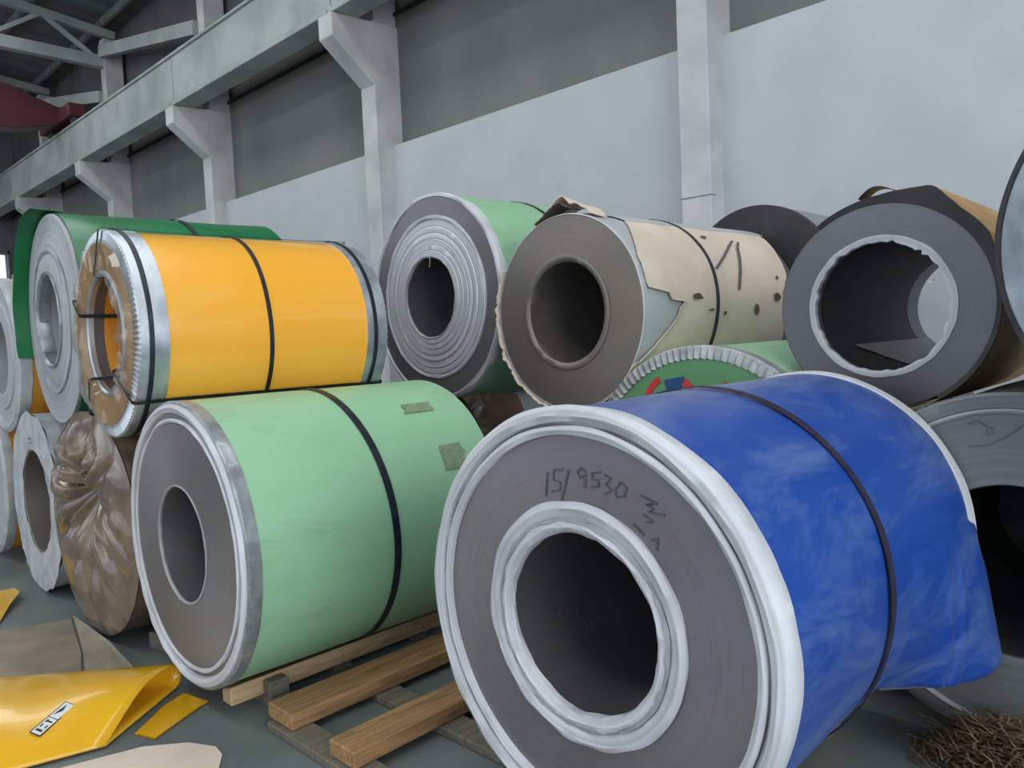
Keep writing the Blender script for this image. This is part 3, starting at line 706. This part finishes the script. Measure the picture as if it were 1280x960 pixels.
# --- P: brown wrapped coil between the pale green and the blue one
c = Coil('P', 'brown paper wrapped coil seen through the gap between green and blue coils', 'coils in the back row')
R = c.R
c.roll(.30, M['steel'], .012)
c.part('end_wrap', lathe([(R * (1 - .55 * k / 10), -.006) for k in range(11)], 140, False, lambda t, k, r, y: (r, y - .03 * min(1, k / 2) * (abs(noise.noise(Vector((cos(t) * 5, sin(t) * 5, r * 3)))) + .4 * abs(noise.noise(Vector((cos(t) * 12, sin(t) * 12, r * 6))))))), M['brown_film'], 'crumpled brown end wrap', 50)
c.wrapper(.0, .46, M['brown_paper'], 151, .008, .012, 'brown_wrapper')
c.wrapper(.44, c.L, M['sheet_steel'], 152, .003, .004, 'steel_outer_lap', -.003)
C['T'] = (-5.55, 5.02, 1.89, .60, -1.0, 1.2); C['U'] = (-4.93, 3.75, .655, .64, -1.0, .34)
c = Coil('T', 'added coil, blackened for shade, glimpsed in the gap over the brown wrapped coil', 'coils in the back row'); c.roll(.28, M['steel_dark'], .012)  # coil added behind the gap; its black stands in for shade
c.part('end_paper', lathe([(.03, -.004), (c.R, -.006), (c.R + .002, .06), (c.R - .004, .06), (c.R - .006, .0), (.03, .001)], 90), M['black_paper'], 'black end disc standing in for shade'); c.wrapper(.05, c.L, M['black_paper'], 161, .003, .003, 'dark_wrapper')
c = Coil('U', 'narrow brown wrapped coil on the floor under the upper pale green coil', 'coils in the back row'); c.roll(.28, M['steel_dark'], .012); c.wrapper(.0, c.L, M['brown_film'], 162, .006, .008, 'brown_wrapper')

# ------------------------------------------------------------------ timber under the coils
sk_ = empty('wooden_skid', (-3.49, 1.45, 0)); tag(sk_, 'pale pine skid under the pale green coil', 'skid')
def zline(dx, R, zc): return zc - sqrt(R * R - dx * dx)
for sx in (-1, 1):
    bm = bmesh.new(); x0 = .14 * sx; x1 = .225 * sx; zt0 = .045 + .075; 
    zb = .045
    za = zline(abs(x0), .67, .762); zc = zline(abs(x1), .67, .762)
    vs = [(min(x0, x1), zb), (max(x0, x1), zb), (max(x0, x1), (zc if sx > 0 else za)), (min(x0, x1), (za if sx > 0 else zc))]
    A = [bm.verts.new((x, .02, z)) for x, z in vs]; B = [bm.verts.new((x + .0, 1.28, z)) for x, z in vs]
    bm.faces.new(A); bm.faces.new(B[::-1])
    for i in range(4): bm.faces.new((A[i], A[(i + 1) % 4], B[(i + 1) % 4], B[i]))
    bmesh.ops.bevel(bm, geom=list(bm.edges), offset=.005, segments=1, affect='EDGES')
    mesh('runner', bm, M['wood'], sk_, smooth=0)
for y in (.22, .62, 1.12):
    boxobj('crosspiece', (-.42, .30 if y < .5 else .20, y - .05, y + .05, 0, .046), M['wood_grey'], sk_, bev=.004)
boxobj('wedge_block', (.235, .295, .17, .27, .046, .12), M['wood_grey'], sk_, bev=.006)
boxobj('wedge_block', (-.40, -.32, .17, .27, .046, .11), M['wood_grey'], sk_, bev=.006)

pl = empty('wooden_pallet', (-2.0, 1.6, 0)); tag(pl, 'worn pine pallet of crossed boards under the blue coil', 'pallet')
for y in (-.02, .43, .95, 1.38):
    boxobj('deck_board', (-1.03, .80, y - .065, y + .065, 0, .035), M['wood_grey'], pl, bev=.004)
for x, tw in ((-.965, .20), (-.50, .17)):
    boxobj('timber', (x - tw / 2, x + tw / 2, -.06, 1.5, .036, .105), M['wood_dark'], pl, bev=.006)
for x in (.49, .73):
    boxobj('timber', (x - .06, x + .06, .05, 1.4, .036, zline(.06, .636, .802)), M['wood_dark'], pl, bev=.004)

# ------------------------------------------------------------------ things on the floor at the left
YS_O = Vector((-3.735, 1.415, 0)); YS_A = Vector((-.71, -.705, 0)); YS_B = Vector((.605, -.795, 0))
def ys_pt(a, s):
    """a runs along the fold, away to the left; s<0: lower layer, 0..1 round the fold, s>1: upper layer"""
    r = .056 * (1 - .25 * min(1, a)); w = .53 + .62 * a
    f = lambda b: YS_O + YS_A * a + YS_B * b
    if s < 0: return f(-s * w) + Vector((0, 0, .016))
    if s <= 1:
        g = pi * s; return f(-sin(g) * r * .9) + Vector((0, 0, .016 + r - cos(g) * r))
    v = s - 1; h = 2 * r * (1 - v ** 1.7) + .05 * sin(pi * v) * (.5 + .5 * min(1, a * 2)) + .012 * sin(a * 9 + v * 4) * v * (1 - v) * 4
    return f(v * w) + Vector((0, 0, .020 + h))
ysl = empty('yellow_sheet', YS_O); tag(ysl, 'glossy yellow vinyl sheet folded over on the floor, small white label', 'sheet')
bm = bmesh.new(); rows = []
ss = frange(-1.0, -.05, 12) + frange(0, 1, 14) + frange(1.04, 2.0, 22)
for u in frange(0, 1.3, 24): rows.append([bm.verts.new(ys_pt(u, s) - YS_O) for s in ss])
for a, b in zip(rows, rows[1:]):
    for k in range(len(ss) - 1): bm.faces.new((a[k], a[k + 1], b[k + 1], b[k]))
fs = mesh('folded_sheet', bm, M['sheet_yellow'], ysl, smooth=60)
md = fs.modifiers.new('thick', 'SOLIDIFY'); md.thickness = .003; md.offset = 0
bm = bmesh.new(); q = [(-3.49, 1.46), (-3.66, 1.42), (-3.60, 1.30), (-3.44, 1.12), (-3.33, 1.16)]
a = [bm.verts.new((x - YS_O.x, y - YS_O.y, .003)) for x, y in q]; b = [bm.verts.new((x - YS_O.x, y - YS_O.y, .010)) for i, (x, y) in enumerate(q)]
bm.faces.new(a); bm.faces.new(b[::-1])
for i in range(4): bm.faces.new((a[i], a[(i + 1) % 4], b[(i + 1) % 4], b[i]))
mesh('under_flap', bm, M['sheet_yellow'], ysl, smooth=0)
# label on the upper layer: local plane from two surface points
LB0 = ys_pt(.305, 1 + .538 / .72); eu = (ys_pt(.286, 1 + .35 / .71) - LB0).normalized(); ev = (ys_pt(.244, 1 + .582 / .68) - LB0).normalized(); en = eu.cross(ev).normalized(); ev = en.cross(eu)
if en.z < 0: en = -en
lab = lambda p, o: LB0 - YS_O + eu * p.x + ev * p.y + en * (.010 + o)
bm = bmesh.new(); plate(bm, [(0, 0), (.20, 0), (.20, .052), (0, .052)], lab, .001); lb = mesh('label', bm, M['label_black'], ysl, smooth=0); lb['label'] = 'white label with black border and pictograms'
for x0, x1 in ((.005, .098), (.103, .195)):
    bm = bmesh.new(); plate(bm, [(x0, .005), (x1, .005), (x1, .047), (x0, .047)], lambda p, o: lab(p, o + .0012), .001); mesh('label_panel', bm, M['label_white'], lb, smooth=0)
bm = bmesh.new()
for pp in ([(.115, .012), (.185, .020), (.150, .030)], [(.018, .012), (.030, .012), (.030, .040), (.018, .040)], [(.040, .034), (.058, .034), (.058, .040), (.040, .040)], [(.040, .012), (.058, .012), (.058, .018), (.040, .018)], [(.070, .012), (.086, .012), (.086, .020), (.070, .020)], [(.074, .020), (.082, .020), (.082, .040), (.074, .040)]):
    plate(bm, pp, lambda p, o: lab(p, o + .0024), .001)
mesh('pictogram', bm, M['label_black'], lb, smooth=0)

def flat_sheet(name, pts, mat, label, cat, th=.006, lift=None, z=.0, group=None):
    cx = sum(p[0] for p in pts) / len(pts); cy = sum(p[1] for p in pts) / len(pts)
    bm = bmesh.new(); lift = lift or [0] * len(pts)
    a = [bm.verts.new((p[0] - cx, p[1] - cy, z + .002 + h)) for p, h in zip(pts, lift)]; b = [bm.verts.new((p[0] - cx, p[1] - cy, z + .002 + th + h)) for p, h in zip(pts, lift)]
    bm.faces.new(a); bm.faces.new(b[::-1])
    for i in range(len(a)): bm.faces.new((a[i], a[(i + 1) % len(a)], b[(i + 1) % len(a)], b[i]))
    o = mesh(name, bm, mat, None, (cx, cy, 0), 0); tag(o, label, cat, group); return o
flat_sheet('cardboard_sheet', [(-5.6, .55), (-5.45, .95), (-5.28, 1.40), (-4.62, 1.26), (-4.15, 1.12), (-3.95, 1.0), (-4.5, .5)], M['card_floor'], 'flat grey brown cardboard sheet lying behind the yellow sheet', 'cardboard', .006)
flat_sheet('cardboard_sheet', [(-5.18, 1.385), (-4.62, 1.27), (-4.14, 1.14), (-3.99, 1.22), (-4.10, 1.35), (-4.55, 1.38)], M['card_floor'], 'cardboard flap bent up beside the brown wrapped coil', 'cardboard', .006, [.05, .010, .012, .02, .035, .05])
flat_sheet('cardboard_sheet', [(-3.42, .72), (-3.30, 1.10), (-3.18, 1.24), (-3.06, 1.30), (-2.98, 1.29), (-2.90, 1.24), (-2.84, 1.10), (-2.8, .8)], M['card'], 'light cardboard corner on the floor in front of the yellow sheet', 'cardboard', .007)
flat_sheet('yellow_scrap', [(-6.35, .95), (-6.30, 1.22), (-6.16, 1.30), (-6.02, 1.30), (-5.84, 1.20), (-5.5, 1.05), (-5.6, .8)], M['sheet_yellow'], 'small yellow sheet scrap on the floor at left edge', 'sheet', .004, [.0, .02, .05, .05, .03, .0, .0])
tag(boxobj('wood_block', (-.10, .10, -.06, .06, 0, .09), M['wood_grey'], bev=.005, loc=(-4.32, 1.62, 0), rz=.2), 'grey timber block on the floor between brown and pale green coils', 'block')

# loose straw on the floor at the right
bm = bmesh.new(); rnd = random.Random(4)
for k in range(2800):
    x = rnd.gauss(-.62, .15); y = 3.08 + rnd.gauss(0, .07) ; hz = max(0, .20 - 2.2 * ((x + .60) ** 2 + (y - 3.09) ** 2))
    a = rnd.uniform(0, pi); l = rnd.uniform(.04, .13); z = .004 + rnd.random() * hz; tz = rnd.uniform(-.25, .25)
    d = Vector((cos(a), sin(a), tz)).normalized() * l; w = Vector((-sin(a), cos(a), 0)) * .003
    p = Vector((x, y, max(.004, z)));
    e = p + d; m = (p + e) / 2 + Vector((rnd.uniform(-.01, .01), rnd.uniform(-.01, .01), .008))
    if e.z < .003: e.z = .003
    if m.z < .004: m.z = .004
    if max(p.y, e.y) > 3.2 or min(p.x, e.x) < -.95: continue
    v = [bm.verts.new(q) for q in (p - w, p + w, m + w, m - w, e + w, e - w)]
    bm.faces.new((v[0], v[1], v[2], v[3])); bm.faces.new((v[3], v[2], v[4], v[5]))
st = mesh('straw_heap', bm, M['straw'], smooth=0, kind='stuff'); tag(st, 'heap of loose brown straw on the floor at bottom right', 'straw')
